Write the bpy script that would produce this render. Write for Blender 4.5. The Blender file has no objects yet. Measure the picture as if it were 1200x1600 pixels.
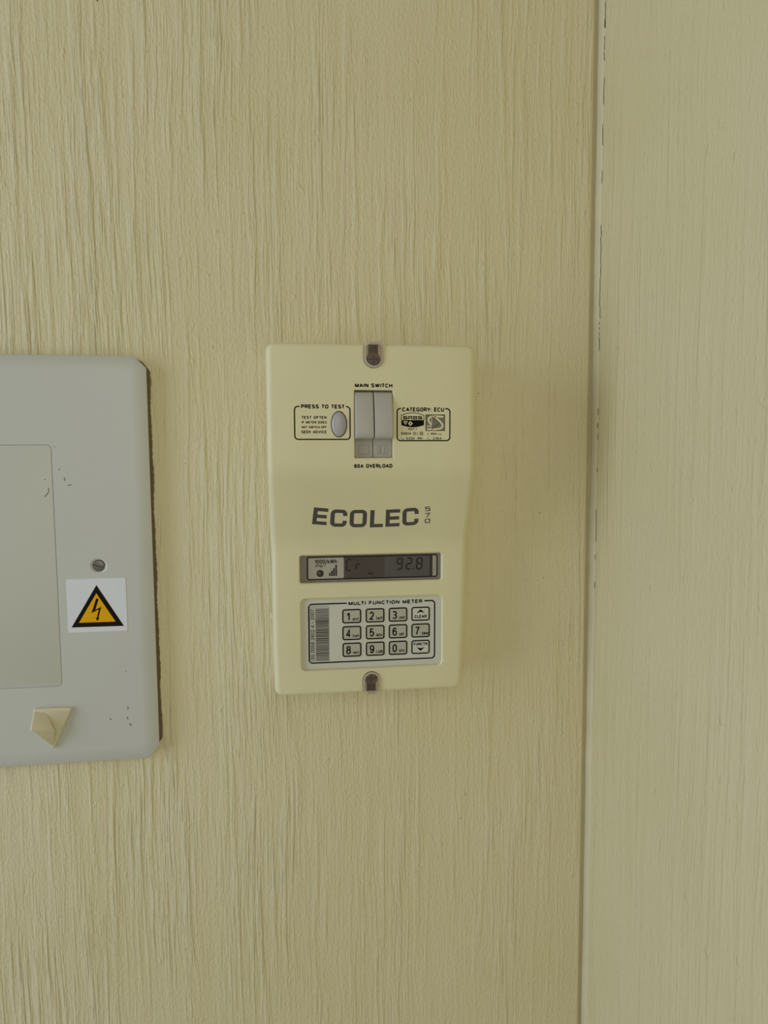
import bpy, bmesh, math, random
from mathutils import Vector, Matrix

random.seed(4)
S = bpy.context.scene
COL = S.collection
PI = math.pi

# ------------------------------------------------------------------ camera
# world: X right, Z up, wall face at Y = 0, viewer on the -Y side, metres
yaw, pitch, roll = math.radians(7.91), math.radians(4.86), math.radians(0.42)
cy, sy, cp, sp = math.cos(yaw), math.sin(yaw), math.cos(pitch), math.sin(pitch)
fw = Vector((sy * cp, cy * cp, -sp))
rt = Vector((cy, -sy, 0))
dn = fw.cross(rt)
r2 = rt * math.cos(roll) + dn * math.sin(roll)
d2 = dn * math.cos(roll) - rt * math.sin(roll)
cam = bpy.data.cameras.new('camera')
cam_ob = bpy.data.objects.new('camera', cam)
COL.objects.link(cam_ob)
mw = Matrix.Identity(4)
for i in range(3):
    mw[i][0], mw[i][1], mw[i][2] = r2[i], -d2[i], -fw[i]
mw[1][3] = -0.545
cam_ob.matrix_world = mw
cam.sensor_fit = 'VERTICAL'
cam.sensor_height = 36
cam.lens = 1109 / 1600 * 36
cam.clip_start = 0.01
S.camera = cam_ob

# ------------------------------------------------------------------ light
W = bpy.data.worlds.new('world')
S.world = W
W.use_nodes = True
bg = W.node_tree.nodes['Background']
bg.inputs['Color'].default_value = (1.0, 0.94, 0.80, 1)
bg.inputs['Strength'].default_value = 0.20


def area(name, loc, target, sx, sz, power, color):
    l = bpy.data.lights.new(name, 'AREA')
    l.shape = 'RECTANGLE'
    l.size, l.size_y = sx, sz
    l.energy = power
    l.color = color
    o = bpy.data.objects.new(name, l)
    COL.objects.link(o)
    o.location = loc
    o.rotation_euler = (Vector(target) - Vector(loc)).to_track_quat('-Z', 'Y').to_euler()
    return o


# tall window to the left, seen at a grazing angle from the meter wall
area('left_window', (-1.8, -0.80, -0.05), (0, -0.80, -0.05), 0.95, 1.6, 22.0, (0.70, 0.82, 1.0))
# unseen fill light added behind and above the viewer, for falloff down the wall
area('added_fill', (-0.10, -1.35, 0.25), (0.0, 0, 0.0), 0.62, 0.95, 2.3, (1.0, 0.94, 0.82))

S.view_settings.view_transform = 'Standard'
S.view_settings.look = 'None'
S.view_settings.gamma = 1
S.view_settings.use_curve_mapping = False
S.view_settings.exposure = -0.05


# ------------------------------------------------------------------ materials
def lin(c):
    return tuple((v / 255 / 12.92 if v / 255 <= 0.04045 else ((v / 255 + 0.055) / 1.055) ** 2.4) for v in c)


def mat(name, col, rough=0.5, spec=0.5, metal=0.0, var=0.03, scale=60):
    """procedural plastic / paint / ink: base colour with a faint noise mottle"""
    m = bpy.data.materials.new(name)
    m.use_nodes = True
    nt = m.node_tree
    b = nt.nodes['Principled BSDF']
    tc = nt.nodes.new('ShaderNodeTexCoord')
    nz = nt.nodes.new('ShaderNodeTexNoise')
    nz.inputs['Scale'].default_value = scale
    nz.inputs['Detail'].default_value = 3
    rp = nt.nodes.new('ShaderNodeValToRGB')
    rp.color_ramp.elements[0].position = 0.3
    rp.color_ramp.elements[1].position = 0.7
    rp.color_ramp.elements[0].color = tuple(v * (1 - var) for v in col) + (1,)
    rp.color_ramp.elements[1].color = tuple(min(1, v * (1 + var)) for v in col) + (1,)
    nt.links.new(tc.outputs['Object'], nz.inputs['Vector'])
    nt.links.new(nz.outputs['Fac'], rp.inputs['Fac'])
    nt.links.new(rp.outputs['Color'], b.inputs['Base Color'])
    b.inputs['Roughness'].default_value = rough
    b.inputs['Specular IOR Level'].default_value = spec
    b.inputs['Metallic'].default_value = metal
    return m


def brushed_wall(name, col, amp, coarse=1.0, rough=0.55, axis='X'):
    """thick paint laid on with a coarse brush: long vertical ridges, grains, pimples"""
    m = bpy.data.materials.new(name)
    m.use_nodes = True
    nt = m.node_tree
    L = nt.links.new
    b = nt.nodes['Principled BSDF']
    b.inputs['Roughness'].default_value = rough
    b.inputs['Specular IOR Level'].default_value = 0.35
    tc = nt.nodes.new('ShaderNodeTexCoord')

    def math_(op, a, bb=None):
        n = nt.nodes.new('ShaderNodeMath')
        n.operation = op
        for i, v in enumerate((a, bb)):
            if v is None:
                continue
            if isinstance(v, (int, float)):
                n.inputs[i].default_value = v
            else:
                L(v, n.inputs[i])
        return n.outputs[0]

    # slow sideways wander of the brush strokes
    wn = nt.nodes.new('ShaderNodeTexNoise')
    wn.inputs['Scale'].default_value = 4.5
    wn.inputs['Detail'].default_value = 2
    L(tc.outputs['Object'], wn.inputs['Vector'])
    ws = nt.nodes.new('ShaderNodeVectorMath')
    ws.operation = 'MULTIPLY_ADD'
    L(wn.outputs['Color'], ws.inputs[0])
    ws.inputs[1].default_value = (0.012, 0.012, 0.0)
    L(tc.outputs['Object'], ws.inputs[2])

    def streak(fx, fz, detail, rgh=0.55, src=None):
        mp = nt.nodes.new('ShaderNodeMapping')
        mp.inputs['Scale'].default_value = (fx, fx, fz)
        L((src or ws.outputs[0]), mp.inputs['Vector'])
        n = nt.nodes.new('ShaderNodeTexNoise')
        n.inputs['Scale'].default_value = 1
        n.inputs['Detail'].default_value = detail
        n.inputs['Roughness'].default_value = rgh
        L(mp.outputs[0], n.inputs['Vector'])
        return n.outputs['Fac']

    a = streak(190 / coarse, 8 / coarse, 3)
    c = streak(450 / coarse, 24 / coarse, 2)
    g = streak(560 / coarse, 260 / coarse, 2, 0.6, tc.outputs['Object'])
    big = streak(20 / coarse, 5, 2, 0.5, tc.outputs['Object'])
    pim = streak(160, 110, 1, 0.5, tc.outputs['Object'])
    # patches where the ridges are strong or nearly smoothed out
    pr = nt.nodes.new('ShaderNodeMapRange')
    pr.inputs['From Min'].default_value = 0.36
    pr.inputs['From Max'].default_value = 0.66
    pr.inputs['To Min'].default_value = 0.25
    pr.inputs['To Max'].default_value = 1.35
    L(big, pr.inputs['Value'])
    pm = nt.nodes.new('ShaderNodeMapRange')
    pm.inputs['From Min'].default_value = 0.69
    pm.inputs['From Max'].default_value = 0.82
    L(pim, pm.inputs['Value'])

    def crest(src, lo, hi):
        """narrow raised lines on a flat ground"""
        n = nt.nodes.new('ShaderNodeMapRange')
        n.interpolation_type = 'SMOOTHSTEP'
        n.inputs['From Min'].default_value = lo
        n.inputs['From Max'].default_value = hi
        L(src, n.inputs['Value'])
        return n.outputs[0]

    low = streak(75 / coarse, 5 / coarse, 2)
    h = math_('ADD', math_('MULTIPLY', crest(a, .47, .68), 0.36), math_('MULTIPLY', crest(c, .42, .7), 0.15))
    h = math_('ADD', h, math_('MULTIPLY', low, 0.45))
    h = math_('MULTIPLY', h, pr.outputs[0])
    # the brush was more loaded towards the left end of the wall
    sx = nt.nodes.new('ShaderNodeSeparateXYZ')
    L(tc.outputs['Object'], sx.inputs[0])
    ld = nt.nodes.new('ShaderNodeMapRange')
    ld.inputs['From Min'].default_value = -0.25
    ld.inputs['From Max'].default_value = 0.20
    ld.inputs['To Min'].default_value = 1.25
    ld.inputs['To Max'].default_value = 0.50
    L(sx.outputs[0], ld.inputs['Value'])
    h = math_('MULTIPLY', h, ld.outputs[0])
    h = math_('ADD', h, math_('MULTIPLY', g, 0.24))
    h = math_('ADD', h, math_('MULTIPLY', pm.outputs[0], 0.2))
    bp = nt.nodes.new('ShaderNodeBump')
    bp.inputs['Strength'].default_value = 1.0
    bp.inputs['Distance'].default_value = amp
    L(h, bp.inputs['Height'])
    L(bp.outputs[0], b.inputs['Normal'])
    # the pigment itself varies a little from place to place
    v = streak(9, 6, 3, 0.5, tc.outputs['Object'])
    rp = nt.nodes.new('ShaderNodeValToRGB')
    rp.color_ramp.elements[0].position = 0.3
    rp.color_ramp.elements[1].position = 0.7
    rp.color_ramp.elements[0].color = (col[0] * 0.97, col[1] * 0.97, col[2] * 0.93, 1)
    rp.color_ramp.elements[1].color = (col[0] * 1.02, col[1] * 1.02, col[2] * 1.06, 1)
    L(v, rp.inputs['Fac'])
    L(rp.outputs['Color'], b.inputs['Base Color'])
    return m


def clear_plastic(name, tint, body, mixfac, rough=0.08):
    """see-through plastic: tinted transparency under a glossy, slightly cloudy body"""
    m = bpy.data.materials.new(name)
    m.use_nodes = True
    nt = m.node_tree
    out = nt.nodes['Material Output']
    b = nt.nodes['Principled BSDF']
    b.inputs['Base Color'].default_value = body + (1,)
    b.inputs['Roughness'].default_value = rough
    t = nt.nodes.new('ShaderNodeBsdfTransparent')
    t.inputs['Color'].default_value = tint + (1,)
    mx = nt.nodes.new('ShaderNodeMixShader')
    mx.inputs[0].default_value = mixfac
    nt.links.new(t.outputs[0], mx.inputs[1])
    nt.links.new(b.outputs[0], mx.inputs[2])
    nt.links.new(mx.outputs[0], out.inputs['Surface'])
    return m


M = dict(
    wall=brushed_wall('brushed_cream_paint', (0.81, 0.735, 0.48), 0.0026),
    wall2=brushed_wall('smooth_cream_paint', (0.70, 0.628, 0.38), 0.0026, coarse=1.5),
    bead=mat('cream_filler', (0.69, 0.63, 0.41), 0.5),
    groove=mat('old_filler', (0.60, 0.535, 0.33), 0.8),
    crack=mat('crack_dark', (0.05, 0.045, 0.03), 0.9),
    case=mat('cream_plastic', (0.79, 0.73, 0.45), 0.42, 0.45, var=0.012, scale=25),
    ink=mat('black_ink', (0.010, 0.008, 0.006), 0.7, 0.08),
    inkgrey=mat('dark_grey_ink', (0.085, 0.08, 0.075), 0.55, 0.3),
    inksoft=mat('fine_black_print', (0.035, 0.03, 0.02), 0.7, 0.08),
    hatch=mat('grey_hatched_print', (0.22, 0.20, 0.14), 0.6, 0.2),
    lever=mat('grey_plastic', (0.50, 0.48, 0.42), 0.4, 0.45, var=0.015),
    leverb=mat('grey_plastic_base', (0.47, 0.45, 0.39), 0.5, 0.4, var=0.015),
    button=mat('silver_grey_button', (0.46, 0.44, 0.42), 0.3, 0.6, var=0.02),
    dark=mat('dark_recess', (0.03, 0.024, 0.016), 0.7),
    keypad=mat('pale_grey_membrane', (0.66, 0.655, 0.55), 0.45, 0.4, var=0.012),
    key=mat('beige_key_face', (0.50, 0.48, 0.375), 0.5, 0.4, var=0.02),
    silver=mat('silver_foil_label', (0.50, 0.485, 0.42), 0.4, 0.5, var=0.03),
    bezel=mat('grey_display_bezel', (0.33, 0.31, 0.275), 0.5, 0.4, var=0.02),
    ilabel=mat('pale_display_label', (0.58, 0.56, 0.48), 0.5, 0.3),
    lcd=mat('lcd_glass_dark', (0.10, 0.084, 0.074), 0.5, 0.1, var=0.05),
    seg=mat('lcd_segment', (0.018, 0.017, 0.02), 0.7, 0.05),
    lcdblock=mat('lcd_pale_grey', (0.13, 0.123, 0.117), 0.5, 0.1, var=0.03),
    led=mat('red_led_off', (0.16, 0.04, 0.02), 0.25, 0.5),
    board=mat('off_white_enamel', (0.63, 0.64, 0.58), 0.34, 0.5, var=0.012, scale=14),
    door=mat('off_white_door', (0.64, 0.65, 0.59), 0.34, 0.5, var=0.012, scale=14),
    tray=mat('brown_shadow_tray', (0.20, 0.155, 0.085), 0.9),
    sticker=mat('white_vinyl', (0.80, 0.825, 0.85), 0.4, 0.4, var=0.01),
    yellow=mat('signal_yellow', (0.88, 0.46, 0.006), 0.5, 0.1, var=0.02),
    black=mat('black_vinyl', (0.012, 0.008, 0.006), 0.6, 0.1),
    steel=mat('dull_steel', (0.22, 0.215, 0.20), 0.35, 0.5, metal=0.6, var=0.08, scale=900),
    bars=mat('grey_barcode_ink', (0.075, 0.07, 0.06), 0.6, 0.15),
    slot=mat('brown_slot', (0.06, 0.038, 0.026), 0.7, 0.2),
    bronze=mat('brown_screw', (0.13, 0.10, 0.065), 0.45, 0.5, var=0.1, scale=900),
    hook=mat('yellowed_plastic', (0.74, 0.68, 0.47), 0.35, 0.5, var=0.02),
    scuff=mat('dark_scuff', (0.12, 0.11, 0.09), 0.8),
    cover=clear_plastic('smoky_clear_plastic', (0.965, 0.93, 0.90), (0.42, 0.35, 0.29), 0.12),
    rim=clear_plastic('smoky_plastic_rim', (0.8, 0.7, 0.6), (0.66, 0.58, 0.45), 0.75, 0.2),
    pane=clear_plastic('clear_display_pane', (0.97, 0.96, 0.95), (0.30, 0.28, 0.26), 0.04),
)


# ------------------------------------------------------------------ helpers
def link(name, me, m, parent=None, label=None, smooth=None):
    o = bpy.data.objects.new(name, me)
    COL.objects.link(o)
    if m is not None and not me.materials:
        me.materials.append(m)
    if parent is not None:
        o.parent = parent
        # the children are written in world millimetres: keep them there
        o.matrix_parent_inverse = parent.matrix_basis.inverted() if parent.type == 'EMPTY' else Matrix.Identity(4)
    if label:
        o['label'] = label
    if smooth is not None:
        me.polygons.foreach_set('use_smooth', [True] * len(me.polygons))
        me.set_sharp_from_angle(angle=math.radians(smooth))
    return o


def V(x, z, t):
    """wall millimetres (x right, z up, t proud of the wall) to world metres"""
    return (x / 1000, -t / 1000, z / 1000)


def mesh(name, verts, faces):
    me = bpy.data.meshes.new(name)
    me.from_pydata(verts, [], faces)
    bm = bmesh.new()
    bm.from_mesh(me)
    bmesh.ops.recalc_face_normals(bm, faces=bm.faces)
    bm.to_mesh(me)
    bm.free()
    return me


def empty(name, x, z, label, cat, group=None):
    o = bpy.data.objects.new(name, None)
    o.empty_display_size = 0.02
    o.location = V(x, z, 0)
    COL.objects.link(o)
    o['label'], o['category'] = label, cat
    if group:
        o['group'] = group
    return o


def rrect(x0, x1, z0, z1, r, n=5, e=0.0):
    """rounded rectangle, counter-clockwise; e inflates it"""
    x0, x1, z0, z1, r = x0 - e, x1 + e, z0 - e, z1 + e, max(r + e, 0.01)
    pts = []
    for cx, cz, a0 in ((x1 - r, z1 - r, 0), (x0 + r, z1 - r, 90), (x0 + r, z0 + r, 180), (x1 - r, z0 + r, 270)):
        for i in range(n + 1):
            a = math.radians(a0 + 90 * i / n)
            pts.append((cx + r * math.cos(a), cz + r * math.sin(a)))
    return pts


def ell(cx, cz, rx, rz, n=32, e=0.0):
    return [(cx + (rx + e) * math.cos(2 * PI * i / n), cz + (rz + e) * math.sin(2 * PI * i / n)) for i in range(n)]


def arch(cx, hw, z_end, z_arc, e=0.0, n=12, cut=2.5):
    """U outline: half-round at z_arc, clipped corners at z_end (either way up)"""
    s = 1 if z_end > z_arc else -1
    hw2 = hw + e
    cz = z_arc + s * hw
    pts = [(cx + hw2 * math.cos(PI + PI * i / n), cz + s * hw2 * math.sin(PI + PI * i / n)) for i in range(n + 1)]
    ze = z_end + s * e
    pts += [(cx + hw2, ze - s * cut), (cx + hw2 - cut, ze), (cx - hw2 + cut, ze), (cx - hw2, ze - s * cut)]
    return pts


def loops(name, levels, cap0=True, cap1=True):
    """skin a stack of outlines: levels = [(outline, t), ...]"""
    n = len(levels[0][0])
    vs, fs = [], []
    for out, t in levels:
        for i, (x, z) in enumerate(out):
            vs.append(V(x, z, t(x, z) if callable(t) else t))
    for k in range(len(levels) - 1):
        for i in range(n):
            j = (i + 1) % n
            fs.append((k * n + i, k * n + j, (k + 1) * n + j, (k + 1) * n + i))
    if cap0:
        fs.append(tuple(range(n))[::-1])
    if cap1:
        fs.append(tuple((len(levels) - 1) * n + i for i in range(n)))
    return mesh(name, vs, fs)


def plate(name, fn, t0, t1, b=0.0):
    """flat plate with a small rounded arris; fn(e) gives the outline inflated by e"""
    lv = [(fn(0), t0)]
    if b:
        lv += [(fn(0), t1 - b), (fn(-b * 0.3), t1 - b * 0.3), (fn(-b), t1)]
    else:
        lv += [(fn(0), t1)]
    return loops(name, lv)


def shell(rows, r, nx=6, na=5, back=0.0, R=None):
    """body lofted along z. rows: (z, xl, xr, t); the long side edges are rounded with radius r"""
    vs, fs = [], []
    for z, xl, xr, t in rows:
        sec = [(xl, back)]
        for i in range(na + 1):
            a = PI / 2 * i / na
            sec.append((xl + r - r * math.cos(a), t - r + r * math.sin(a)))
        for i in range(1, nx):
            sec.append((xl + r + (xr - xl - 2 * r) * i / nx, t))
        for i in range(na + 1):
            a = PI / 2 * (1 - i / na)
            sec.append((xr - r + r * math.cos(a), t - r + r * math.sin(a)))
        sec.append((xr, back))
        vs += [V(x, z, tt) for x, tt in sec]
        n = len(sec)
    for k in range(len(rows) - 1):
        for i in range(n):
            j = (i + 1) % n
            fs.append((k * n + i, k * n + j, (k + 1) * n + j, (k + 1) * n + i))
    fs.append(tuple(range(n)))
    fs.append(tuple((len(rows) - 1) * n + i for i in range(n))[::-1])
    return mesh('shell', vs, fs)


def carve(me, cutters):
    """cut closed cutter meshes out of a closed mesh; returns a new mesh"""
    o = bpy.data.objects.new('carve', me)
    COL.objects.link(o)
    tmp = []
    for c in cutters:
        co = bpy.data.objects.new('carve', c)
        COL.objects.link(co)
        md = o.modifiers.new('b', 'BOOLEAN')
        md.operation = 'DIFFERENCE'
        md.solver = 'EXACT'
        md.object = co
        tmp.append(co)
    dg = bpy.context.evaluated_depsgraph_get()
    res = bpy.data.meshes.new_from_object(o.evaluated_get(dg))
    for x in tmp + [o]:
        bpy.data.objects.remove(x)
    return res


def cutter(fn, ts, depth, ch):
    return loops('cutter', [(fn(0), ts - depth), (fn(0), ts - ch), (fn(ch), ts), (fn(ch + 0.02), ts + 4)])


# ------------------------------------------------------------------ stroke alphabet
def _arc(cx, cz, rx, rz, a0, a1, n=9):
    return [(cx + rx * math.cos(math.radians(a0 + (a1 - a0) * i / n)), cz + rz * math.sin(math.radians(a0 + (a1 - a0) * i / n))) for i in range(n + 1)]


def _sup(cx, cz, rx, rz, a0=0, a1=360, n=20, p=.92):
    out = []
    for i in range(n + 1):
        a = math.radians(a0 + (a1 - a0) * i / n)
        c, s_ = math.cos(a), math.sin(a)
        out.append((cx + rx * math.copysign(abs(c) ** p, c), cz + rz * math.copysign(abs(s_) ** p, s_)))
    if a1 - a0 == 360:
        out[-1] = out[0]
    return out


_S = _arc(.5, .75, .5, .25, 25, 270) + _arc(.5, .25, .5, .25, 90, -155)[1:]
_P = [(0, 0), (0, 1), (.6, 1)] + _arc(.6, .735, .4, .265, 90, -90)[1:] + [(0, .47)]
_X = .7
_lo = _sup(.5, _X / 2, .5, _X / 2)
_arch = [(0, .35)] + _arc(.5, .4, .5, .3, 180, 0)[1:] + [(1, 0)]
GLYPH = {
    'A': (.62, [[(0, 0), (.5, 1)], [(.5, 1), (1, 0)], [(.2, .32), (.8, .32)]]),
    'B': (.5, [[(0, 0), (0, 1), (.6, 1)] + _arc(.6, .77, .35, .23, 90, -90)[1:] + [(0, .54)], [(0, 0), (.6, 0)] + _arc(.6, .27, .4, .27, -90, 90)[1:]]),
    'C': (.56, [_sup(.5, .5, .5, .5, 38, 322)]),
    'D': (.54, [[(0, 0), (0, 1), (.45, 1)] + _sup(.45, .5, .55, .5, 90, -90, 10)[1:] + [(0, 0)]]),
    'E': (.46, [[(1, 1), (0, 1), (0, 0), (1, 0)], [(0, .52), (.92, .52)]]),
    'F': (.44, [[(1, 1), (0, 1), (0, 0)], [(0, .5), (.9, .5)]]),
    'G': (.58, [_sup(.5, .5, .5, .5, 38, 330) + [(1, .1), (1, .47), (.58, .47)]]),
    'H': (.54, [[(0, 0), (0, 1)], [(1, 0), (1, 1)], [(0, .52), (1, .52)]]),
    'I': (.0, [[(.5, 0), (.5, 1)]]),
    'K': (.54, [[(0, 0), (0, 1)], [(1, 1), (0, .36)], [(.36, .70), (1, 0)]]),
    'L': (.44, [[(0, 1), (0, 0), (1, 0)]]),
    'M': (.66, [[(0, 0), (0, 1)], [(0, 1), (.5, 0)], [(.5, 0), (1, 1)], [(1, 1), (1, 0)]]),
    'N': (.54, [[(0, 0), (0, 1)], [(0, 1), (1, 0)], [(1, 0), (1, 1)]]),
    'O': (.60, [_sup(.5, .5, .5, .5)]),
    'P': (.50, [_P]),
    'R': (.52, [_P, [(.55, .47), (1, 0)]]),
    'S': (.52, [_S]),
    'T': (.52, [[(0, 1), (1, 1)], [(.5, 1), (.5, 0)]]),
    'U': (.54, [[(0, 1), (0, .3)] + _arc(.5, .3, .5, .3, 180, 360)[1:] + [(1, 1)]]),
    'V': (.58, [[(0, 1), (.5, 0)], [(.5, 0), (1, 1)]]),
    'W': (.86, [[(0, 1), (.26, 0)], [(.26, 0), (.5, 1)], [(.5, 1), (.74, 0)], [(.74, 0), (1, 1)]]),
    'Y': (.56, [[(0, 1), (.5, .44)], [(1, 1), (.5, .44)], [(.5, .5), (.5, 0)]]),
    '0': (.44, [_sup(.5, .5, .5, .5)]),
    '1': (.26, [[(0, .74), (.5, .78), (.85, 1)], [(1, 1), (1, 0)]]),
    '2': (.44, [_arc(.5, .71, .48, .29, 165, -35) + [(0, 0), (1, 0)]]),
    '3': (.44, [_arc(.5, .755, .46, .245, 155, -80) + _arc(.5, .255, .5, .255, 80, -155)]),
    '4': (.46, [[(.74, 0), (.74, 1), (0, .26), (1, .26)]]),
    '5': (.44, [[(.92, 1), (.16, 1), (.06, .5)] + _arc(.5, .32, .5, .32, 135, -155)]),
    '6': (.44, [_sup(.5, .31, .5, .31), _arc(.5, .5, .5, .5, 190, 35)]),
    '7': (.44, [[(0, 1), (1, 1), (.55, .5), (.32, 0)]]),
    '8': (.44, [_sup(.5, .27, .5, .27), _sup(.5, .77, .44, .23)]),
    '9': (.44, [_sup(.5, .69, .5, .31), _arc(.5, .5, .5, .5, 10, -145)]),
    'a': (.42, [_lo, [(1, _X), (1, 0)]]),
    'b': (.42, [_lo, [(0, 1), (0, 0)]]),
    'c': (.40, [_sup(.5, .35, .5, .35, 45, 315)]),
    'd': (.42, [_lo, [(1, 1), (1, 0)]]),
    'e': (.42, [[(0, .36), (1, .36)] + _sup(.5, .35, .5, .35, 5, 315)]),
    'f': (.34, [[(1, 1), (.6, .98), (.42, .82), (.42, 0)], [(0, .66), (.9, .66)]]),
    'h': (.40, [[(0, 1), (0, 0)], _arch]),
    'i': (.0, [[(.5, 0), (.5, _X)], [(.5, .86), (.5, 1)]]),
    'k': (.40, [[(0, 1), (0, 0)], [(.95, _X), (0, .25)], [(.35, .42), (1, 0)]]),
    'l': (.0, [[(.5, 0), (.5, 1)]]),
    'm': (.66, [[(0, 0), (0, _X)], [(0, .45)] + _arc(.25, .45, .25, .25, 180, 0)[1:] + [(.5, 0)], [(.5, .45)] + _arc(.75, .45, .25, .25, 180, 0)[1:] + [(1, 0)]]),
    'n': (.40, [[(0, 0), (0, _X)], _arch]),
    'o': (.44, [_lo]),
    'p': (.42, [_lo, [(0, _X), (0, -.3)]]),
    'r': (.28, [[(0, 0), (0, _X)], [(0, .4), (.4, .66), (1, .68)]]),
    's': (.38, [[(a, b * _X) for a, b in _S]]),
    't': (.36, [[(.42, 1), (.42, .12), (.6, 0), (1, 0)], [(0, _X), (1, _X)]]),
    'u': (.40, [[(0, _X), (0, .3)] + _arc(.5, .3, .5, .3, 180, 360)[1:] + [(1, _X)], [(1, .3), (1, 0)]]),
    'v': (.42, [[(0, _X), (.5, 0)], [(.5, 0), (1, _X)]]),
    'w': (.60, [[(0, _X), (.26, 0)], [(.26, 0), (.5, _X)], [(.5, _X), (.74, 0)], [(.74, 0), (1, _X)]]),
    '/': (.30, [[(0, -.05), (1, 1.05)]]),
    '-': (.26, [[(0, .42), (1, .42)]]),
    ',': (.06, [[(1, .1), (0, -.15)]]),
    ':': (.0, [[(.5, 0), (.5, .16)], [(.5, .54), (.5, .7)]]),
    '(': (.2, [_arc(1, .5, 1, .6, 110, 250)]),
    ')': (.2, [_arc(0, .5, 1, .6, 70, -70)]),
    ' ': (.16, []),
}

KERN = {'LT': -.17, 'AT': -.10, 'TA': -.10, 'OV': -.06, 'LO': -.05, 'OA': -.05, 'TO': -.05, 'CT': -.06, 'TE': -.04, 'ST': -.04, 'TC': -.05, 'IT': -.03, 'AV': -.1, 'FT': -.06,
        'RY': -.05, 'VE': -.03, 'TI': -.03, 'ET': -.03, 'EC': -.02, 'Y:': -.03, '1,': -.02, ',0': -.03}


class Ink:
    """flat printing: polygons in wall millimetres laid on a surface t(x, z)"""

    def __init__(self, t, lift=0.06):
        self.vs, self.fs, self.t, self.lift = [], [], t, lift

    def poly(self, pts, face=None):
        k = len(self.vs)
        self.vs += list(pts)
        for f in (face or [tuple(range(len(pts)))]):
            self.fs.append(tuple(k + i for i in f))
        return self

    def stroke(self, pts, w, closed=False, wz=None):
        """mitred line of width w (wz: thickness of the horizontal runs)"""
        k = (wz or w) / w
        P = [Vector((x, z / k)) for x, z in pts]
        n = len(P)
        a, b = [], []
        for i in range(n):
            p0 = P[i - 1] if (i > 0 or closed) else None
            p1 = P[(i + 1) % n] if (i < n - 1 or closed) else None
            d0 = (P[i] - p0).normalized() if p0 is not None else None
            d1 = (p1 - P[i]).normalized() if p1 is not None else None
            if d0 is None:
                d0 = d1
            if d1 is None:
                d1 = d0
            nn = Vector((-d0.y - d1.y, d0.x + d1.x))
            nn.normalize()
            s = w / 2 / max(0.35, nn.dot(Vector((-d0.y, d0.x))))
            a.append((P[i].x + nn.x * s, (P[i].y + nn.y * s) * k))
            b.append((P[i].x - nn.x * s, (P[i].y - nn.y * s) * k))
        m = n if closed else n - 1
        for i in range(m):
            j = (i + 1) % n
            self.poly([a[i], a[j], b[j], b[i]])
        return self

    def text(self, body, x0, x1, z0, z1, wt=0.3, rot=0):
        """grotesque lettering drawn with strokes, fitted into the box; z0..z1 is the capital height"""
        if rot:
            A, B, H = z0, z1, x1 - x0
        else:
            A, B, H = x0, x1, z1 - z0
        kn = [KERN.get(body[q:q + 2], 0.0) for q in range(len(body))]
        gl = [GLYPH.get(c, (.3, [])) for c in body]
        tot = sum(g[0] for g in gl) + sum(kn) + .085 * (len(gl) - 1)
        wu = wt / H                      # stroke width in units of the capital height
        tot += wu * len(gl)
        k = (B - A) / (tot * H)
        u = 0.0
        for (w, strokes), kr in zip(gl, kn):
            for st in strokes:
                closed = st[0] == st[-1] and len(st) > 2
                pts = []
                for a, b in (st[:-1] if closed else st):
                    xx, zz = (u + wu / 2 + a * w) * H * k, wt / 2 + b * (H - wt)
                    pts.append((x1 - zz, A + xx) if rot else (A + xx, z0 + zz))
                self.stroke(pts, wt, closed)
            u += w + wu + .085 + kr
        return self

    def build(self, name, m, parent, label=None):
        f = self.t if callable(self.t) else (lambda x, z: self.t)
        me = bpy.data.meshes.new(name)
        me.from_pydata([V(x, z, f(x, z) + self.lift) for x, z in self.vs], [], self.fs)
        bm = bmesh.new()
        bm.from_mesh(me)
        for fc in bm.faces:
            fc.normal_update()
            if fc.normal.y > 0:
                fc.normal_flip()
        bm.to_mesh(me)
        bm.free()
        return link(name, me, m, parent, label)


# ------------------------------------------------------------------ the room
def slab(name, x0, x1, y0, y1, z0, z1, m, nz=1):
    vs = [(x, y, z) for x in (x0, x1) for y in (y0, y1) for z in (z0, z1)]
    fs = [(0, 1, 3, 2), (4, 6, 7, 5), (0, 4, 5, 1), (2, 3, 7, 6), (0, 2, 6, 4), (1, 5, 7, 3)]
    return link(name, mesh(name, vs, fs), m)


# back wall: its right edge is slightly rounded over where it meets the corner groove
ed = 0.2418
prof = [(-1.6, 0.0), (ed - 0.0022, 0.0), (ed - 0.0008, 0.0004), (ed, 0.0014), (ed, 0.10), (-1.6, 0.10)]
vs = [(x, y, z) for z in (-1.4, 1.1) for x, y in prof]
n = len(prof)
fs = [(i, (i + 1) % n, n + (i + 1) % n, n + i) for i in range(n)] + [tuple(range(n)), tuple(range(n, 2 * n))]
w = link('wall_back', mesh('wall_back', vs, fs), M['wall'], smooth=60)
w['kind'] = 'structure'
w['label'] = 'cream wall with coarse vertical brush ridges carrying the meter'
wall_back = w
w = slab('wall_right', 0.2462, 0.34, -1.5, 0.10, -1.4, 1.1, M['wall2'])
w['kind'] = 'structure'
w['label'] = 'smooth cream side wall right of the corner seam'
wall_right = w
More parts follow.
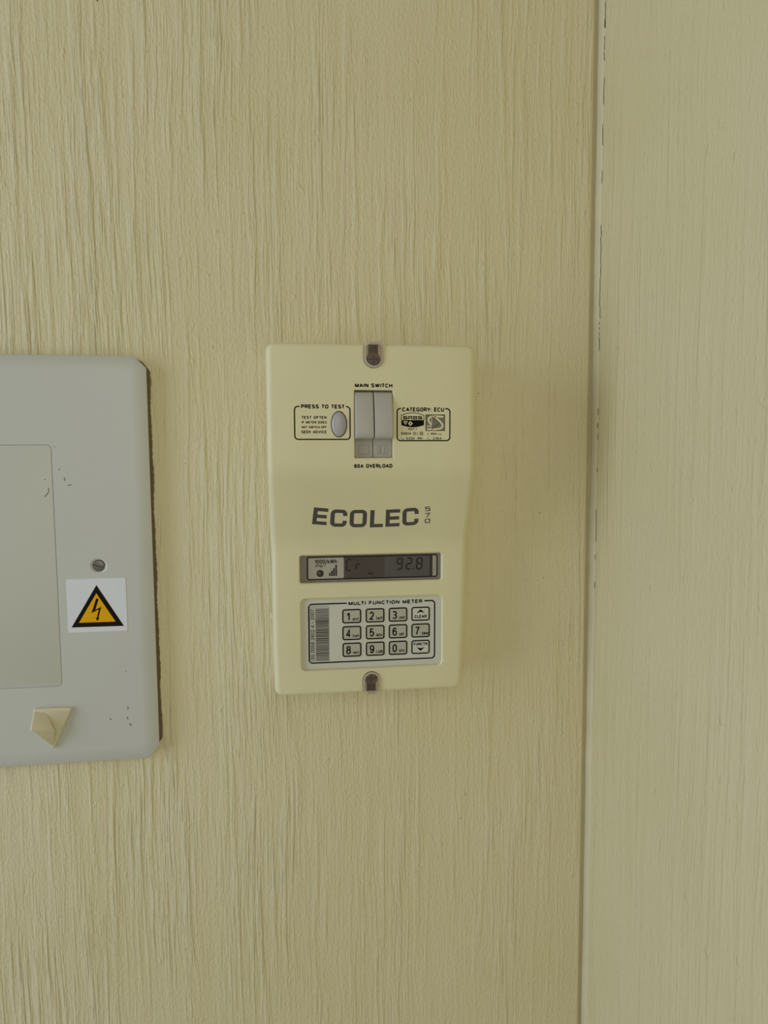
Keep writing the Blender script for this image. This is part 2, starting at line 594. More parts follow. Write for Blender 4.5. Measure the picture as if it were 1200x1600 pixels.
# the corner: a shallow dark groove, then a ragged ridge of filler up the side wall
g = slab('trim_1', ed, 0.2462, 0.0022, 0.10, -1.4, 1.1, M['groove'])
g['kind'] = 'structure'
g['label'] = 'narrow dark groove in the corner of the two walls'
rnd = random.Random(9)
vs, fs = [], []
N = 130
for i in range(N + 1):
    z = -1.4 + 2.5 * i / N
    j1, j2 = rnd.uniform(-.00025, .00025), rnd.uniform(-.0007, .0007)
    for x, y in ((0.2464, 0.004), (0.2452 + j1, 0.0030), (0.2449 + j1, 0.0004), (0.2453 + j1, -0.0044 + j2), (0.2458 + j1 * .5, -0.0066 + j2),
                 (0.2464, -0.0072 + j2)):
        vs.append((x, y, z))
for i in range(N):
    for k in range(6):
        fs.append((i * 6 + k, i * 6 + (k + 1) % 6, i * 6 + 6 + (k + 1) % 6, i * 6 + 6 + k))
fs += [tuple(range(6)), tuple(N * 6 + k for k in range(6))]
bead = link('trim_2', mesh('trim_2', vs, fs), M['bead'], smooth=50)
bead['kind'] = 'structure'
bead['label'] = 'ragged ridge of cream filler running up the wall corner'


def crack(z0, z1, y, duty, w=0.0007):
    """broken hairline: short jagged slivers lying on the side wall beside the filler"""
    vs, fs = [], []
    z = z0
    while z < z1:
        ln = rnd.uniform(.003, .010)
        if rnd.random() < duty:
            yy = y + rnd.uniform(-.0006, .0006)
            k = len(vs)
            for q in range(4):
                zz = z + ln * q / 3
                ww = w * rnd.uniform(.4, 1.0) * (0.3 if q in (0, 3) else 1)
                yq = yy + rnd.uniform(-.0004, .0004)
                vs += [(0.24610, yq - ww / 2, zz), (0.24610, yq + ww / 2, zz), (0.2458, yq, zz)]
            for q in range(3):
                for e in ((0, 1), (1, 2), (2, 0)):
                    fs.append((k + q * 3 + e[0], k + q * 3 + e[1], k + q * 3 + 3 + e[1], k + q * 3 + 3 + e[0]))
        z += ln
    o = link('crack', mesh('crack', vs, fs), M['crack'], wall_right)
    o['label'] = 'broken dark hairline crack beside the corner filler'
    o['kind'] = 'stuff'


crack(0.318, 0.345, -0.0082, 1.0, .0012)
crack(0.205, 0.318, -0.0078, 0.45)
crack(0.085, 0.168, -0.0078, 0.9)
crack(-0.12, 0.085, -0.0080, 0.25, .0005)

# dark specks caught in the paint
vs, fs = [], []
for x, z, r in ((205.7, -102.5, .7), (201.8, -49.9, .6), (205.6, -164.9, .5), (137.5, -299.6, .9), (150.9, 44.8, .8), (-73.3, -8.0, .6),
                (-123.2, 314.4, .8), (-91.1, 282.7, .6), (171, -48, .5), (118, -331, .5), (230, -68, .6)):
    k = len(vs)
    for i in range(6):
        a = 2 * PI * i / 6
        rr = r * rnd.uniform(.5, 1)
        vs.append(V(x + rr * math.cos(a), z + 1.2 * rr * math.sin(a), -0.05))
    vs.append(V(x, z, 0.35 * r))
    fs += [(k + i, k + (i + 1) % 6, k + 6) for i in range(6)]
sp_ = link('paint_specks', mesh('paint_specks', vs, fs), M['scuff'], wall_back)
sp_['kind'] = 'stuff'
sp_['label'] = 'dark grit specks caught in the wall paint'

# ------------------------------------------------------------------ the meter
T1, T2 = 62.0, 36.0


def face_t(x, z):
    """front of the meter: thick head, sloping middle, thin foot"""
    za, zb, bl = -13.5, -66.0, 7.0
    s = (T1 - T2) / (za - zb)

    def soft(u):          # softened max(0, u)
        return 0 if u < -bl else (u if u > bl else (u + bl) ** 2 / (4 * bl))
    return T2 + s * (soft(z - zb) - soft(z - za))


def xs_at(z):
    def lerp(tab):
        for (a, va), (b, vb) in zip(tab, tab[1:]):
            if a >= z >= b:
                f = (a - z) / (a - b)
                return va + (vb - va) * f
        return tab[0][1] if z > tab[0][0] else tab[-1][1]
    return (lerp([(73, -11.7), (0, -12.0), (-70, -10.7), (-140, -10.6), (-178, -9.6)]),
            lerp([(73, 131.6), (0, 131.8), (-70, 133.2), (-140, 131.6), (-178, 129.8)]))


meter = empty('electricity_meter', 60.3, -52, 'cream plastic prepaid electricity meter with grey twin switch, display and keypad, on the wall', 'electricity meter')
ZT, ZB, RE, RC = 72.6, -177.4, 2.6, 5.0
rows = []


def row(z, inset, drop):
    xl, xr = xs_at(z)
    rows.append((z, xl + inset, xr - inset, face_t(0, z) - drop))


for i in range(6):
    a = PI / 2 * i / 5
    z = ZT - RE + RE * math.cos(a)
    dz = max(0, z - (ZT - RC))
    row(z, RC - math.sqrt(max(0, RC * RC - dz * dz)), RE - RE * math.sin(a))
for dz in (1.4, 0.5, 0):
    row(ZT - RC + dz, RC - math.sqrt(RC * RC - dz * dz), 0)
for z in (50, 30, 10, 0):
    row(z, 0, 0)
z = -4
while z > -78:
    row(z, 0, 0)
    z -= 2.0
for z in (-90, -110, -130, -150, -165):
    row(z, 0, 0)
for dz in (0, .5, 1.4):
    row(ZB + RC - dz, RC - math.sqrt(RC * RC - dz * dz), 0)
for i in range(6):
    a = PI / 2 * i / 5
    z = ZB + RE - RE * math.sin(a)
    dz = max(0, (ZB + RC) - z)
    row(z, RC - math.sqrt(max(0, RC * RC - dz * dz)), RE - RE * math.cos(a))

f_switch = lambda e: rrect(47.0, 73.4, -4.2, 41.6, 0.6, 3, e)
f_disp = lambda e: rrect(9.4, 113.5, -94.6, -74.5, 1.6, 4, e)
f_pad = lambda e: rrect(9.9, 113.7, -159.2, -106.3, 3.6, 5, e)
f_btn = lambda e: ell(36.5, 18.6, 5.3, 8.7, 36, e)
f_scr1 = lambda e: arch(60.3, 6.9, 74.4, 56.4, e)
f_scr2 = lambda e: arch(61.0, 6.5, -179.0, -161.7, e)
f_scr1c = lambda e: arch(60.3, 6.9, 84, 56.4, e)
f_scr2c = lambda e: arch(61.0, 6.5, -190, -161.7, e)
body = carve(shell(rows, 4.6), [
    cutter(f_switch, T1, 16, .5), cutter(f_disp, T2, 5, .8), cutter(f_pad, T2, 2.6, .9),
    cutter(f_btn, T1, 4, .25), cutter(f_scr1c, T1, 2.4, .3), cutter(f_scr2c, T2, 2.4, .3)])
link('case', body, M['case'], meter, smooth=32)

link('case_tab', plate('case_tab', lambda e: rrect(-12.2, -9.6, -121.5, -116.8, .8, 3, e), 24, 30, .5), M['case'], meter)

# --- main switch: two rocker levers on their bases
for x0, x1 in ((47.2, 60.0), (60.3, 73.2)):
    b_ = link('switch_base', shell([(-4.1, x0, x1, 57.2), (-3.7, x0, x1, 57.6), (20, x0, x1, 57.6), (40.9, x0, x1, 57.0), (41.4, x0, x1, 56.4)], 0.5, 2, 3, 46.5),
              M['leverb'], meter, smooth=35)
    cx = (x0 + x1) / 2
    Ink(57.6).stroke(rrect(cx - 3.4, cx + 3.6, -1.6, 4.4, .3, 2), .45, True).build('position_mark', M['bezel'], b_)
    if x0 > 50:
        Ink(57.6).poly([(cx - 2.2, -.9), (cx - 0.9, -.9), (cx - 0.9, 3.6), (cx - 2.2, 3.6)]).poly(
            [(cx + 1.2, -.9), (cx + 2.0, -.9), (cx + 2.0, 3.6), (cx + 1.2, 3.6)]).build('position_mark', M['bezel'], b_)
    rws = [(40.4, 59.0), (40.2, 60.4), (39.4, 61.6), (36, 63.0), (30, 64.6), (24, 65.9), (18, 66.8), (13, 67.2), (10.6, 67.0), (9.4, 66.0), (8.9, 64.2), (8.6, 58.0)]
    link('switch_lever', shell([(z, x0 + .15, x1 - .15, t) for z, t in rws], 1.0, 2, 4, 50), M['lever'], meter, smooth=40)

# --- oval test button, domed, in its own well
lv = [(ell(36.5, 18.6, 5.05, 8.45, 36), 58.5), (ell(36.5, 18.6, 5.05, 8.45, 36), 61.9)]
for a in (20, 38, 56, 72, 84):
    c, s = math.cos(math.radians(a)), math.sin(math.radians(a))
    lv.append((ell(36.5, 18.6, 5.05 * c, 8.45 * c, 36), 61.9 + 2.0 * s))
link('test_button', loops('test_button', lv), M['button'], meter, smooth=60)
Ink(T1).stroke(ell(36.5, 18.6, 5.35, 8.75, 36), .35, True).build('button_outline', M['inksoft'], meter)

# --- smoky clear covers over the two fixing screws
for fo, ts, cz, zz, s in ((f_scr1, T1, 63.2, 72.4, 1), (f_scr2, T2, -168.0, -177.2, -1)):
    cx = 60.3 if s > 0 else 61.0
    cv = link('screw_cover', plate('screw_cover', lambda e: fo(e - .25), ts - 1.2, ts + .9, .5), M['cover'], meter, smooth=40)
    # pale moulded rim of the cover
    o_, i_ = fo(-.25), fo(-1.5)
    n = len(o_)
    vs = [V(x, z, ts + .95) for x, z in o_] + [V(x, z, ts + 1.15) for x, z in i_] + [V(x, z, ts + .3) for x, z in i_] + [V(x, z, ts + .3) for x, z in o_]
    fs = [(k * n + i, k * n + (i + 1) % n, ((k + 1) % 4) * n + (i + 1) % n, ((k + 1) % 4) * n + i) for k in range(4) for i in range(n)]
    link('cover_rim', mesh('cover_rim', vs, fs), M['rim'], cv, smooth=40)
    # dark keyhole slot the screwdriver goes through
    e1 = cz - s * .8
    link('screw_slot', plate('screw_slot', lambda e: rrect(cx - 3.3, cx + 3.3, min(cz, zz), max(cz, zz), .4, 2), ts - 2.8, ts - 2.25, .1), M['slot'], meter)
    head = carve(loops('h', [(ell(cx, e1, 4.7, 4.7, 28), ts - 2.8), (ell(cx, e1, 4.7, 4.7, 28), ts - 1.9), (ell(cx, e1, 4.2, 4.2, 28), ts - 1.5), (ell(cx, e1, 2.4, 2.4, 28), ts - 1.35)]),
                 [loops('c', [(rrect(cx - .6, cx + .6, e1 - 3, e1 + 3, .2, 2), ts - 2.3), (rrect(cx - .6, cx + .6, e1 - 3, e1 + 3, .2, 2), ts)]),
                  loops('c', [(rrect(cx - 3.6, cx + 3.6, e1 - .6, e1 + .6, .2, 2), ts - 2.3), (rrect(cx - 3.6, cx + 3.6, e1 - .6, e1 + .6, .2, 2), ts)])])
    sc_ = link('screw', head, M['bronze'], meter, smooth=35)
    cr = Ink(ts - 2.3)
    cr.stroke([(cx, e1 - 2.9), (cx, e1 + 2.9)], 1.1).stroke([(cx - 3.5, e1), (cx + 3.5, e1)], 1.1)
    cr.build('cross_slot_shade', M['dark'], sc_)  # slot shade put in as a dark-coloured cross on its floor


# --- lettering of the head
def line_box(ink, x0, x1, z0, z1, r, w, g0, g1):
    """rounded frame whose top line is open between g0 and g1"""
    pts = rrect(x0, x1, z0, z1, r, 5)
    # start at the top right of the gap and run clockwise-free: right corner first
    tr, tl, bl_, br = pts[0:6], pts[6:12], pts[12:18], pts[18:24]
    seq = [(g1, z1)] + tr[::-1] + br[::-1] + bl_[::-1] + tl[::-1] + [(g0, z1)]
    ink.stroke(seq, w)


F = face_t
Ink(F).text('MAIN SWITCH', 47.4, 73.1, 43.3, 46.2, .70).build('lettering', M['ink'], meter)
Ink(F).text('60A OVERLOAD', 46.6, 73.0, -11.1, -8.3, .68).build('lettering', M['ink'], meter)
k = Ink(F)
line_box(k, 6.7, 44.0, 8.4, 30.4, 2.3, .85, 10.2, 41.3)
k.text('PRESS TO TEST', 11.1, 40.5, 29.0, 31.8, .70)
k.build('press_to_test_panel', M['ink'], meter)
k = Ink(F)
k.text('TEST OFTEN', 11.2, 28.2, 22.1, 24.1, .46)
k.text('IF METER DOES', 11.4, 28.2, 19.0, 20.7, .4)
k.text('NOT SWITCH OFF', 11.3, 28.1, 15.8, 17.4, .4)
k.text('SEEK ADVICE', 11.1, 28.1, 12.4, 14.4, .46)
k.build('lettering', M['inksoft'], meter)
k = Ink(F)
line_box(k, 76.3, 113.2, 7.5, 29.4, 2.3, .85, 79.0, 109.9)
k.text('CATEGORY: ECU', 79.8, 109.1, 27.3, 30.2, .70)
k.build('category_panel', M['ink'], meter)
# approval mark: barrel with letters above a black half
k = Ink(F)


def barrel(z):
    """half width of the barrel at height z"""
    u = (z - 21.6) / 4.9
    return 7.9 - 1.6 * max(0, abs(u) - .55) ** 1.6 * 2.4


top = [(87.1 - 7.8 + 15.6 * i / 12, 24.9 + 1.6 * math.sin(PI * i / 12)) for i in range(13)]
k.stroke([(79.2, 21.6)] + top + [(95.0, 21.6)], .42)
bot = [(87.1 - 7.9 + 15.8 * i / 12, 18.1 - 1.5 * math.sin(PI * i / 12)) for i in range(13)]
k.poly([(79.2, 21.6)] + bot + [(95.0, 21.6)])
for j, ch in enumerate('SABS'):
    x = 80.5 + j * 3.45
    lw = .62
    if ch == 'S':
        k.stroke([(x + 2.7, 24.0), (x + .3, 24.0), (x + .3, 23.1), (x + 2.6, 23.1), (x + 2.6, 22.3), (x, 22.3)], lw)
    elif ch == 'A':
        k.stroke([(x + .2, 22.0), (x + .2, 24.0), (x + 2.6, 24.0), (x + 2.6, 22.0)], lw).stroke([(x + .3, 22.9), (x + 2.5, 22.9)], lw * .8)
    else:
        k.stroke([(x + .3, 22.25), (x + .3, 24.0), (x + 2.5, 24.0), (x + 2.5, 22.25)], lw, True).stroke([(x + .3, 23.15), (x + 2.5, 23.15)], lw * .8)
k.build('approval_mark', M['ink'], meter)
k = Ink(F, .1)
k.stroke([(80.9, 20.5), (83.2, 20.5), (82.05, 18.7)], .5, True)
k.poly([(85.5, 20.9), (87.2, 19.2), (85.5, 17.5), (83.8, 19.2)])
k.build('approval_mark', M['case'], meter)
Ink(F, .14).poly([(85.5, 19.8), (86.1, 19.2), (85.5, 18.6), (84.9, 19.2)]).build('approval_mark', M['ink'], meter)
# square mark: ribbon S around an arrow on grey hatching
k = Ink(F)
k.poly(rrect(96.3, 109.5, 14.4, 25.2, .1, 1))
k.build('safety_mark', M['hatch'], meter)
k = Ink(F, .1)
k.stroke([(108.6, 23.9), (103.5, 24.2), (99.8, 23.9), (98.2, 22.7), (98.1, 21.2), (99.2, 19.6), (100.1, 18.4)], 1.25)
k.stroke([(97.0, 17.4), (100.2, 17.6), (100.2, 15.6)], .7)
k.stroke([(97.0, 15.4), (103.5, 15.3), (106.8, 15.9), (108.2, 17.4), (107.9, 18.8), (106.6, 20.2), (104.4, 22.3), (102.4, 24.0)], 1.25)
k.stroke([(100.5, 23.9), (100.5, 15.6)], .5)
k.build('safety_mark', M['case'], meter)
Ink(F, .14).poly([(100.9, 23.7), (106.0, 19.6), (100.9, 15.6)]).build('safety_mark', M['hatch'], meter)
Ink(F, .16).stroke([(100.9, 23.7), (106.0, 19.6), (100.9, 15.6)], .3, True).stroke(rrect(96.3, 109.5, 14.4, 25.2, .1, 1), .35, True).build('safety_mark', M['inksoft'], meter)
k = Ink(F)
k.text('1024-1', 83.6, 89.9, 14.8, 16.1, .36)
k.text('5(60)A', 79.1, 86.0, 11.5, 13.3, .36)
k.stroke(ell(88.4, 12.45, .95, .95, 14), .28, True).text('2', 88.05, 88.75, 11.9, 13.0)
k.stroke([(90.4, 13.4), (90.4, 11.5)], .25).stroke([(89.9, 11.9), (90.9, 11.9)], .25)
k.stroke(rrect(92.2, 94.2, 11.5, 13.4, .05, 1), .35, True).stroke(rrect(92.8, 93.6, 12.1, 12.8, .05, 1), .25, True)
k.text('I', 97.5, 97.75, 11.6, 13.0, .36).text('n', 97.95, 98.7, 11.4, 12.0)
k.text('60A', 99.9, 104.0, 11.5, 13.0, .36).text('-cs', 104.2, 107.4, 11.5, 12.4, .36)
k.text('I', 79.1, 79.3, 8.4, 9.9, .36).text('an', 79.6, 81.4, 8.2, 8.9)
k.text('0,03A', 82.6, 88.6, 8.2, 9.9, .36)
k.text('IP51', 90.5, 94.1, 8.3, 9.8, .36)
k.text('I', 97.6, 97.85, 8.4, 9.9, .36).text('cn', 98.1, 99.9, 8.2, 8.9)
k.text('2,5kA', 101.3, 107.4, 8.2, 9.9, .36)
k.build('rating_lettering', M['inksoft'], meter)

# --- big wide lettering following a shallow bow on the slope, digits stacked beside it
rb = Ink(F, .1)


def bow(pts, cx, dz, ang):
    c, s = math.cos(math.radians(ang)), math.sin(math.radians(ang))
    return [(cx + x * c - z * s, dz + x * s + z * c) for x, z in pts]


def wide(ch, w, h, sv, sh):
    """strokes of one extended letter, centred on (0, 0)"""
    a, b = w / 2 - sv / 2, h / 2 - sh / 2
    q = 2.2
    ring = rrect(-a, a, -b, b, q, 4)
    if ch == 'O':
        return [(ring, True)]
    if ch == 'C':
        tr, tl, bl_, br = ring[0:5], ring[5:10], ring[10:15], ring[15:20]
        return [([(a, h * .135)] + tr + tl + bl_ + br + [(a, -h * .135)], False)]
    if ch == 'L':
        return [([(-a, h / 2), (-a, -b), (w / 2, -b)], False)]
    if ch == 'E':
        return [([(w / 2, b), (-a, b), (-a, -b), (w / 2, -b)], False), ([(-a + sv / 2, 0), (w / 2 - .5, 0)], False)]


SV, SH = 2.95, 2.5
for ch, cx, cz, ww, hh, ang in (('E', 23.9, -45.2, 10.2, 12.4, -6.0), ('C', 37.0, -46.8, 11.8, 12.8, -2.6), ('O', 50.9, -47.3, 12.2, 13.0, 0),
                                ('L', 64.1, -47.6, 9.4, 12.9, 0.8), ('E', 75.7, -47.3, 10.2, 12.9, 1.6), ('C', 88.5, -46.5, 11.7, 13.1, 3.2)):
    k = Ink(F, .1)
    for pts, closed in wide(ch, ww, hh, SV, SH):
        k.stroke(pts, SV, closed, SH)
    k.vs = bow(k.vs, cx, cz, ang)
    k.build('brand_letter', M['inkgrey'], meter)
k = Ink(F, .1)
D = {'5': [(1.7, 1.35), (-1.5, 1.35), (-1.5, .2), (1.6, .2), (1.6, -1.35), (-1.7, -1.35)],
     '7': [(-1.7, 1.35), (1.6, 1.35), (-.5, -1.6)]}
for ch, cx, cz in (('5', 100.4, -40.8), ('7', 100.7, -45.5), ('0', 101.2, -49.9)):
    pts = rrect(-1.6, 1.6, -1.35, 1.35, .6, 3) if ch == '0' else D[ch]
    i0 = len(k.vs)
    k.stroke(pts, .75, ch == '0', .62)
    k.vs[i0:] = bow(k.vs[i0:], cx, cz, 4)
k.build('lettering', M['inkgrey'], meter)

# --- display: recessed bezel, pale indicator label, dark lcd, clear pane
disp = link('display', plate('display', lambda e: rrect(9.6, 113.3, -94.4, -74.7, 1.5, 4, e), T2 - 4.9, T2 - 4.0), M['bezel'], meter)
DT = T2 - 4.0
link('indicator_label', plate('indicator_label', lambda e: rrect(15.2, 41.4, -92.3, -76.3, .8, 3, e), DT - .05, DT + .15), M['ilabel'], disp)
link('lcd_screen', plate('lcd_screen', lambda e: rrect(41.4, 105.4, -92.5, -76.3, .1, 1, e), DT - .05, DT + .15), M['lcd'], disp)
link('lcd_edge', plate('lcd_edge', lambda e: rrect(105.4, 107.4, -92.6, -76.4, .1, 1, e), DT - .05, DT + .17), M['dark'], disp)
link('indicator_label', plate('indicator_label', lambda e: rrect(107.6, 110.5, -92.4, -76.8, .5, 2, e), DT - .05, DT + .15), M['silver'], disp)
k = Ink(DT + .16)
k.stroke(rrect(15.0, 110.9, -92.6, -76.3, 1.2, 4), .95, True)
k.build('display_frame', M['ink'], disp)
k = Ink(DT + .16)
k.text('1000/kWh', 20.2, 36.4, -81.2, -78.0, .55)
k.text('imp', 20.6, 26.2, -83.6, -81.2, .4).stroke([(27.2, -83.3), (28.3, -81.0)], .4)
for x, h in ((31.2, 2.4), (32.7, 4.0), (34.2, 5.8), (35.8, 8.2)):
    k.poly([(x - .55, -90.3), (x + .55, -90.3), (x + .55, -90.3 + h), (x - .55, -90.3 + h)])
k.build('lettering', M['ink'], disp)
link('led_hole', plate('led_hole', lambda e: ell(24.1, -88.2, 2.7, 2.7, 20, e), DT, DT + .2), M['dark'], disp)
link('indicator_led', loops('indicator_led', [(ell(23.7, -88.0, 1.5, 1.5, 16), DT), (ell(23.7, -88.0, 1.3, 1.3, 16), DT + .5), (ell(23.7, -88.0, .6, .6, 16), DT + .8)]), M['led'], disp, smooth=50)
SEG = dict(a=((0, 1), (1, 1)), b=((1, 1), (1, .5)), c=((1, .5), (1, 0)), d=((1, 0), (0, 0)), e=((0, 0), (0, .5)), f=((0, .5), (0, 1)), g=((0, .5), (1, .5)))


def seven(ink, on, x0, x1, z0, z1, w, lean=.6):
    for s in on:
        (ua, va), (ub, vb) = SEG[s]
        A, B = Vector((ua, va)), Vector((ub, vb))
        p = A + (B - A) * (.12 if ua != ub else .06)
        q = B - (B - A) * (.12 if ua != ub else .06)
        f = lambda u: (x0 + (x1 - x0) * u.x + lean * (u.y - .5), z0 + (z1 - z0) * u.y)
        ink.stroke([f(p), f(q)], w)


k = Ink(DT + .16)
seven(k, 'adef', 43.6, 47.0, -86.6, -78.4, .95, .5)
seven(k, 'eg', 50.6, 53.6, -86.0, -78.2, .95, .3)
k.stroke([(59.5, -88.2), (60.2, -89.3), (61.3, -89.6), (62.3, -89.1), (62.8, -88.0)], .8)
k.build('lcd_segments', M['seg'], disp)
k = Ink(DT + .16)
seven(k, 'abcdfg', 80.9, 84.6, -86.6, -78.6, 1.15, .5)
seven(k, 'abged', 88.0, 91.6, -86.6, -78.5, 1.15, .5)
seven(k, 'abcdefg', 95.7, 99.4, -86.7, -78.5, 1.2, .5)
k.poly([(92.5, -86.9), (93.5, -86.9), (93.5, -85.9), (92.5, -85.9)])
k.build('lcd_segments', M['seg'], disp)
link('lcd_pale_block', plate('lcd_pale_block', lambda e: rrect(71.4, 105.3, -92.3, -76.5, .1, 1, e), DT + .1, DT + .155), M['lcdblock'], disp)  # paler grey block laid on the right part of the lcd
link('display_pane', plate('display_pane', lambda e: rrect(9.7, 113.2, -94.3, -74.8, 1.5, 4, e), T2 - 2.6, T2 - 1.6), M['pane'], disp)

# --- keypad: pale membrane with a printed frame, foil label and twelve keys
KT = T2 - 2.3
pad = link('keypad_panel', plate('keypad_panel', lambda e: rrect(10.0, 113.6, -159.1, -106.4, 3.5, 5, e), T2 - 2.6, KT), M['keypad'], meter)
k = Ink(KT)
line_box(k, 15.5, 108.9, -154.2, -110.5, 2.5, 1.0, 43.3, 101.0)
k.text('MULTI FUNCTION METER', 44.4, 99.7, -112.2, -109.3, .72)
k.build('keypad_lettering', M['ink'], pad)
link('foil_label', plate('foil_label', lambda e: rrect(16.1, 30.2, -153.4, -111.4, .3, 2, e), KT - .05, KT + .08), M['silver'], pad)
k = Ink(KT + .08)
br_ = random.Random(31)
z = -114.0
while z > -152.0:
    h = br_.choice((.35, .35, .5, .7, 1.0))
    h = min(h, z + 152.4)
    k.poly([(20.4, z), (30.0, z), (30.0, z - h), (20.4, z - h)])
    z -= h + br_.choice((.22, .3, .45))
k.build('barcode', M['bars'], pad)
Ink(KT + .08).text('05 0058 2802 4 - 2007', 16.7, 19.4, -151.6, -114.2, .36, rot=1).build('serial_number', M['inksoft'], pad)
KX = (46.8, 64.1, 81.2, 98.2)
KZ = (-120.2, -132.8, -145.3)
KEYS = [('1', 'prot'), ('2', 'tariff'), ('3', 'user'), ('up', 'CLEAR'), ('4', 'kwh'), ('5', 'date'), ('6', 'volt'), ('7', 'token'), ('8', 'vers'), ('9', 'calib'),
        ('0', 'info'), ('dn', 'FUNCTN')]
for i, (a, b) in enumerate(KEYS):
    cx, cz = KX[i % 4], KZ[i // 4]
    arrow = a in ('up', 'dn')
    key = link('key', plate('key', lambda e: rrect(cx - 6.9, cx + 6.9, cz - 5.2, cz + 5.2, 1.5, 4, e), KT - .05, KT + .25, .15),
               M['keypad'] if arrow else M['key'], meter, 'pale key with a black arrow' if arrow else None)
    k = Ink(KT + .25)
    k.stroke(rrect(cx - 6.5, cx + 6.5, cz - 4.8, cz + 4.8, 1.3, 4), .95, True)
    if a == 'up':
        k.poly([(cx - 3.2, cz + .7), (cx, cz + 3.4), (cx + 3.2, cz + .7), (cx, cz + 1.4)], [(0, 3, 1), (1, 3, 2)])
        k.text(b, cx - 4.6, cx + 4.6, cz - 3.2, cz - .8, .56)
    elif a == 'dn':
        k.poly([(cx - 3.1, cz - .2), (cx, cz - 3.1), (cx + 3.1, cz - .2), (cx, cz - 1.0)], [(0, 1, 3), (1, 2, 3)])
        k.text(b, cx - 5.2, cx + 5.2, cz + 1.1, cz + 3.5, .5)
    else:
        k.text(a, cx - 4.2 + (.4 if a == '1' else 0), cx - .8 - (.7 if a == '1' else 0), cz - 3.3, cz + 2.9, .98)
    k.build('key_lettering', M['ink'], key)
    if not arrow:
        wd = {'prot': 4.4, 'user': 4.6, 'kwh': 4.6, 'date': 4.6, 'volt': 3.7, 'vers': 4.4, 'info': 4.0}.get(b, 5.0)
        Ink(KT + .25).text(b, cx + .8, cx + .8 + wd, cz - 3.3, cz - 0.8, .40).build('key_lettering', M['inksoft'], key)
meter.rotation_euler = (0, math.radians(0.25), 0)

# ------------------------------------------------------------------ the distribution board
board = empty('distribution_board', -287, -80, 'off-white distribution board cover with a flush door, left of the meter', 'electrical panel')


def octo(e, c=8.6):
    x0, x1, z0, z1 = -476 - e, -97.8 + e, -228.8 - e, 69.9 + e
    c = c + e * .6
    return [(x1, z0 + c), (x1, z1 - c), (x1 - c * .25, z1 - c * .72), (x1 - c, z1), (x0 + c, z1), (x0, z1 - c), (x0, z0 + c), (x0 + c, z0), (x1 - c, z0), (x1 - c * .35, z0 + c * .6)]


cov = loops('c', [(octo(-1.5), 0.5), (octo(-1.5), 6.4), (octo(0), 6.6), (octo(0), 7.4), (octo(-.35), 8.1), (octo(-1.0), 8.5), (octo(-8.4), 9.75), (octo(-9.4), 9.93), (octo(-10.4), 10.0)])
fd = lambda e: rrect(-410, -164.5, -169.3, 6.6, 3.0, 5, e)
dimple = loops('d', [(ell(-135.7, -81.2, 4.3, 4.3, 24), 7.2), (ell(-135.7, -81.2, 4.4, 4.4, 24), 9.2), (ell(-135.7, -81.2, 6.0, 6.0, 24), 10.01), (ell(-135.7, -81.2, 6.1, 6.1, 24), 12)])
link('cover', carve(cov, [cutter(fd, 10.0, 1.0, .4), dimple]), M['board'], board, smooth=25)
link('door', plate('door', lambda e: fd(e - .2), 9.0, 10.0, .25), M['door'], board, smooth=25)
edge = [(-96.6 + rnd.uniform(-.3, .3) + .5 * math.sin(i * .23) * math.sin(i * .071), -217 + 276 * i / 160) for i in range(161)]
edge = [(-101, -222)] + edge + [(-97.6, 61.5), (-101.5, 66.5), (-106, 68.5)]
tray = edge + [(-470, 66), (-470, -226)]  # brown filler edge, its dark colour also standing in for the gap shadow
link('back_tray', loops('back_tray', [(tray, 0.0), (tray, 0.9)]), M['tray'], board, 'rough brown filler edge behind the cover, with the gap shadow in its colour')
cx, cz = -135.7, -81.2
head = carve(loops('h', [(ell(cx, cz, 4.1, 4.1, 28), 7.0), (ell(cx, cz, 4.1, 4.1, 28), 9.6), (ell(cx, cz, 3.7, 3.7, 28), 10.1), (ell(cx, cz, 2, 2, 28), 10.4)]),
             [loops('c', [([(cx + u * .966 + v * .259, cz - u * .259 + v * .966) for u, v in ((-5, -.55), (5, -.55), (5, .55), (-5, .55))], tt) for tt in (8.6, 12)])])
link('screw', head, M['steel'], board, 'dull steel slotted screw', smooth=35)
k = Ink(10.0, .05)
for pts, w_ in (([(-167.4, -24.0), (-167.6, -27.0), (-169.0, -29.0), (-170.2, -30.4)], .55), ([(-156.6, -16.6), (-156.1, -19.2)], .55), ([(-154.6, -22.5), (-151.8, -22.0)], .5),
                ([(-159.9, -10.7), (-159.1, -11.1)], .7), ([(-170.1, -18.1), (-169.4, -18.1)], .6), ([(-162.5, 5.2), (-161.9, 5.2)], .6),
                ([(-132.2, -195.4), (-131.0, -196.8)], .6), ([(-119.9, -187.6), (-118.6, -188.2), (-119.2, -189.9)], .45), ([(-119.7, -195), (-119.2, -197.2)], .5),
                ([(-118.2, -200.4), (-116.8, -202.0)], .8), ([(-119.7, -160.4), (-119.0, -160.4)], .6)):
    k.stroke(pts, w_)
o = k.build('scuff_marks', M['scuff'], board)
o['kind'] = 'stuff'

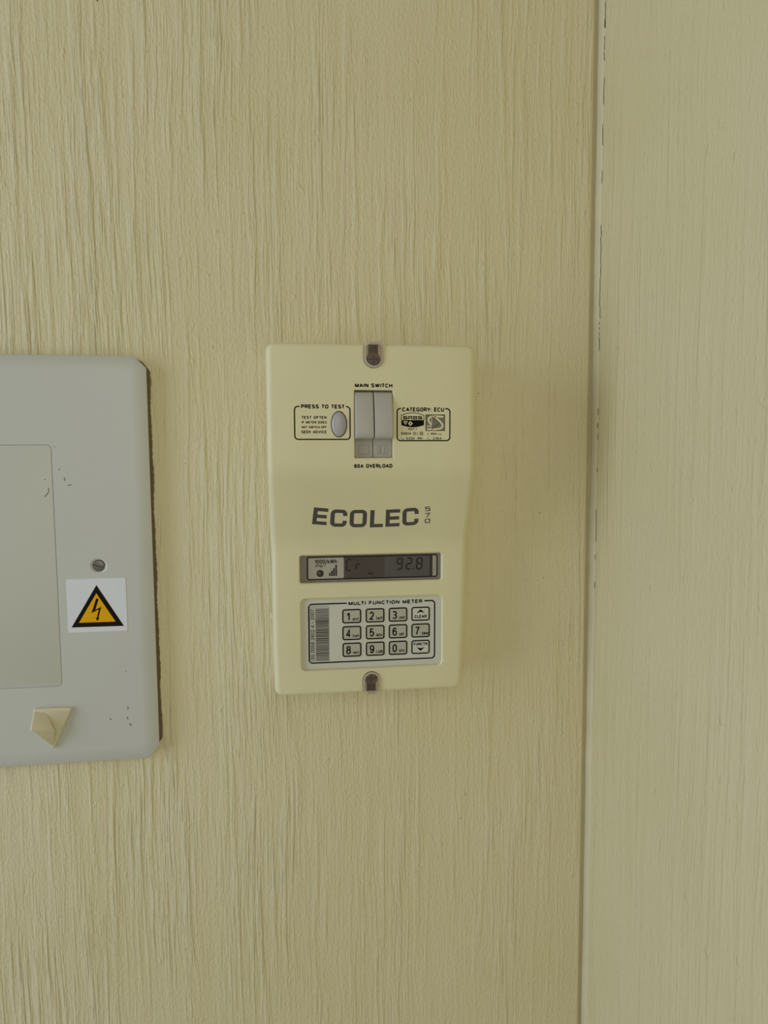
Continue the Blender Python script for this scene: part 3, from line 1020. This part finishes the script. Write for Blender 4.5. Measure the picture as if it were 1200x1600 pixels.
# --- warning sticker stuck on the cover
st = empty('warning_sticker', -137.8, -110.3, 'white sticker with a black and yellow lightning triangle, below the screw on the board', 'warning sign')
link('sticker_sheet', plate('sticker_sheet', lambda e: rrect(-158.5, -117.0, -129.9, -90.5, 1.2, 4, e), 10.0, 10.25, .08), M['sticker'], st)
Ink(10.25, .05).poly([(-137.6, -95.3), (-156.1, -126.0), (-119.4, -126.3)]).build('triangle_border', M['black'], st, 'black triangle border')
Ink(10.25, .1).poly([(-137.9, -101.3), (-150.8, -122.7), (-125.2, -122.8)]).build('triangle_field', M['yellow'], st, 'yellow triangle field')
BP = [(-138.1, -105.0), (-136.4, -105.7), (-139.1, -113.6), (-134.8, -111.4), (-137.1, -119.6), (-136.3, -119.9), (-138.1, -121.8), (-139.1, -119.4), (-138.2, -119.4), (-136.6, -113.3),
      (-141.8, -115.9)]
Ink(10.25, .15).poly(BP, [(0, 10, 2, 1), (10, 9, 3, 2), (3, 9, 8, 4), (8, 7, 6), (8, 6, 4), (4, 6, 5)]).build('lightning_bolt', M['black'], st, 'black lightning bolt with an arrow tip')

# --- self-adhesive hook at the foot of the board
hk = empty('adhesive_hook', -172, -199, 'small yellowed plastic triangular hook stuck low on the board cover', 'hook')


def tri_round(e):
    P = [Vector((-157.3, -184.9)), Vector((-185.8, -184.4)), Vector((-172.2, -216.6))]
    c = sum(P, Vector((0, 0))) / 3
    out = []
    r = 3.0
    for i in range(3):
        p, a, b = P[i], P[i - 1], P[(i + 1) % 3]
        s, q = p + (a - p).normalized() * r, p + (b - p).normalized() * r
        for j in range(5):
            u = j / 4
            v = s * (1 - u) ** 2 + p * 2 * u * (1 - u) + q * u * u
            v = v + (v - c).normalized() * e
            out.append((v.x, v.y))
    return out


link('hook_plate', loops('hook_plate', [(tri_round(0), 10.0), (tri_round(0), 11.8), (tri_round(-.5), 12.7), (tri_round(-1.6), 13.1)]), M['hook'], hk, smooth=40)
bm = bmesh.new()
for x, z, t, r in ((-183.3, -186.9, 12.2, 1.1), (-176.0, -188.5, 12.6, .8), (-169.8, -199.9, 17.6, .8), (-172.6, -211.8, 12.0, 1.4), (-183.1, -195.7, 22.0, .9), (-182.4, -196.1, 23.0, .8)):
    mm = Matrix.Translation(V(x, z, t)) @ Matrix.Scale(r / 1000, 4)
    bmesh.ops.create_icosphere(bm, subdivisions=2, radius=1, matrix=mm)
ret = bmesh.ops.convex_hull(bm, input=bm.verts)
bmesh.ops.delete(bm, geom=list({v for v in bm.verts if not v.link_faces}) , context='VERTS')
junk = [g for g in ret['geom_interior'] if isinstance(g, bmesh.types.BMVert) and g.is_valid]
bmesh.ops.delete(bm, geom=junk, context='VERTS')
bmesh.ops.recalc_face_normals(bm, faces=bm.faces)
me = bpy.data.meshes.new('hook_prong')
bm.to_mesh(me)
bm.free()
link('hook_prong', me, M['hook'], hk, smooth=50)
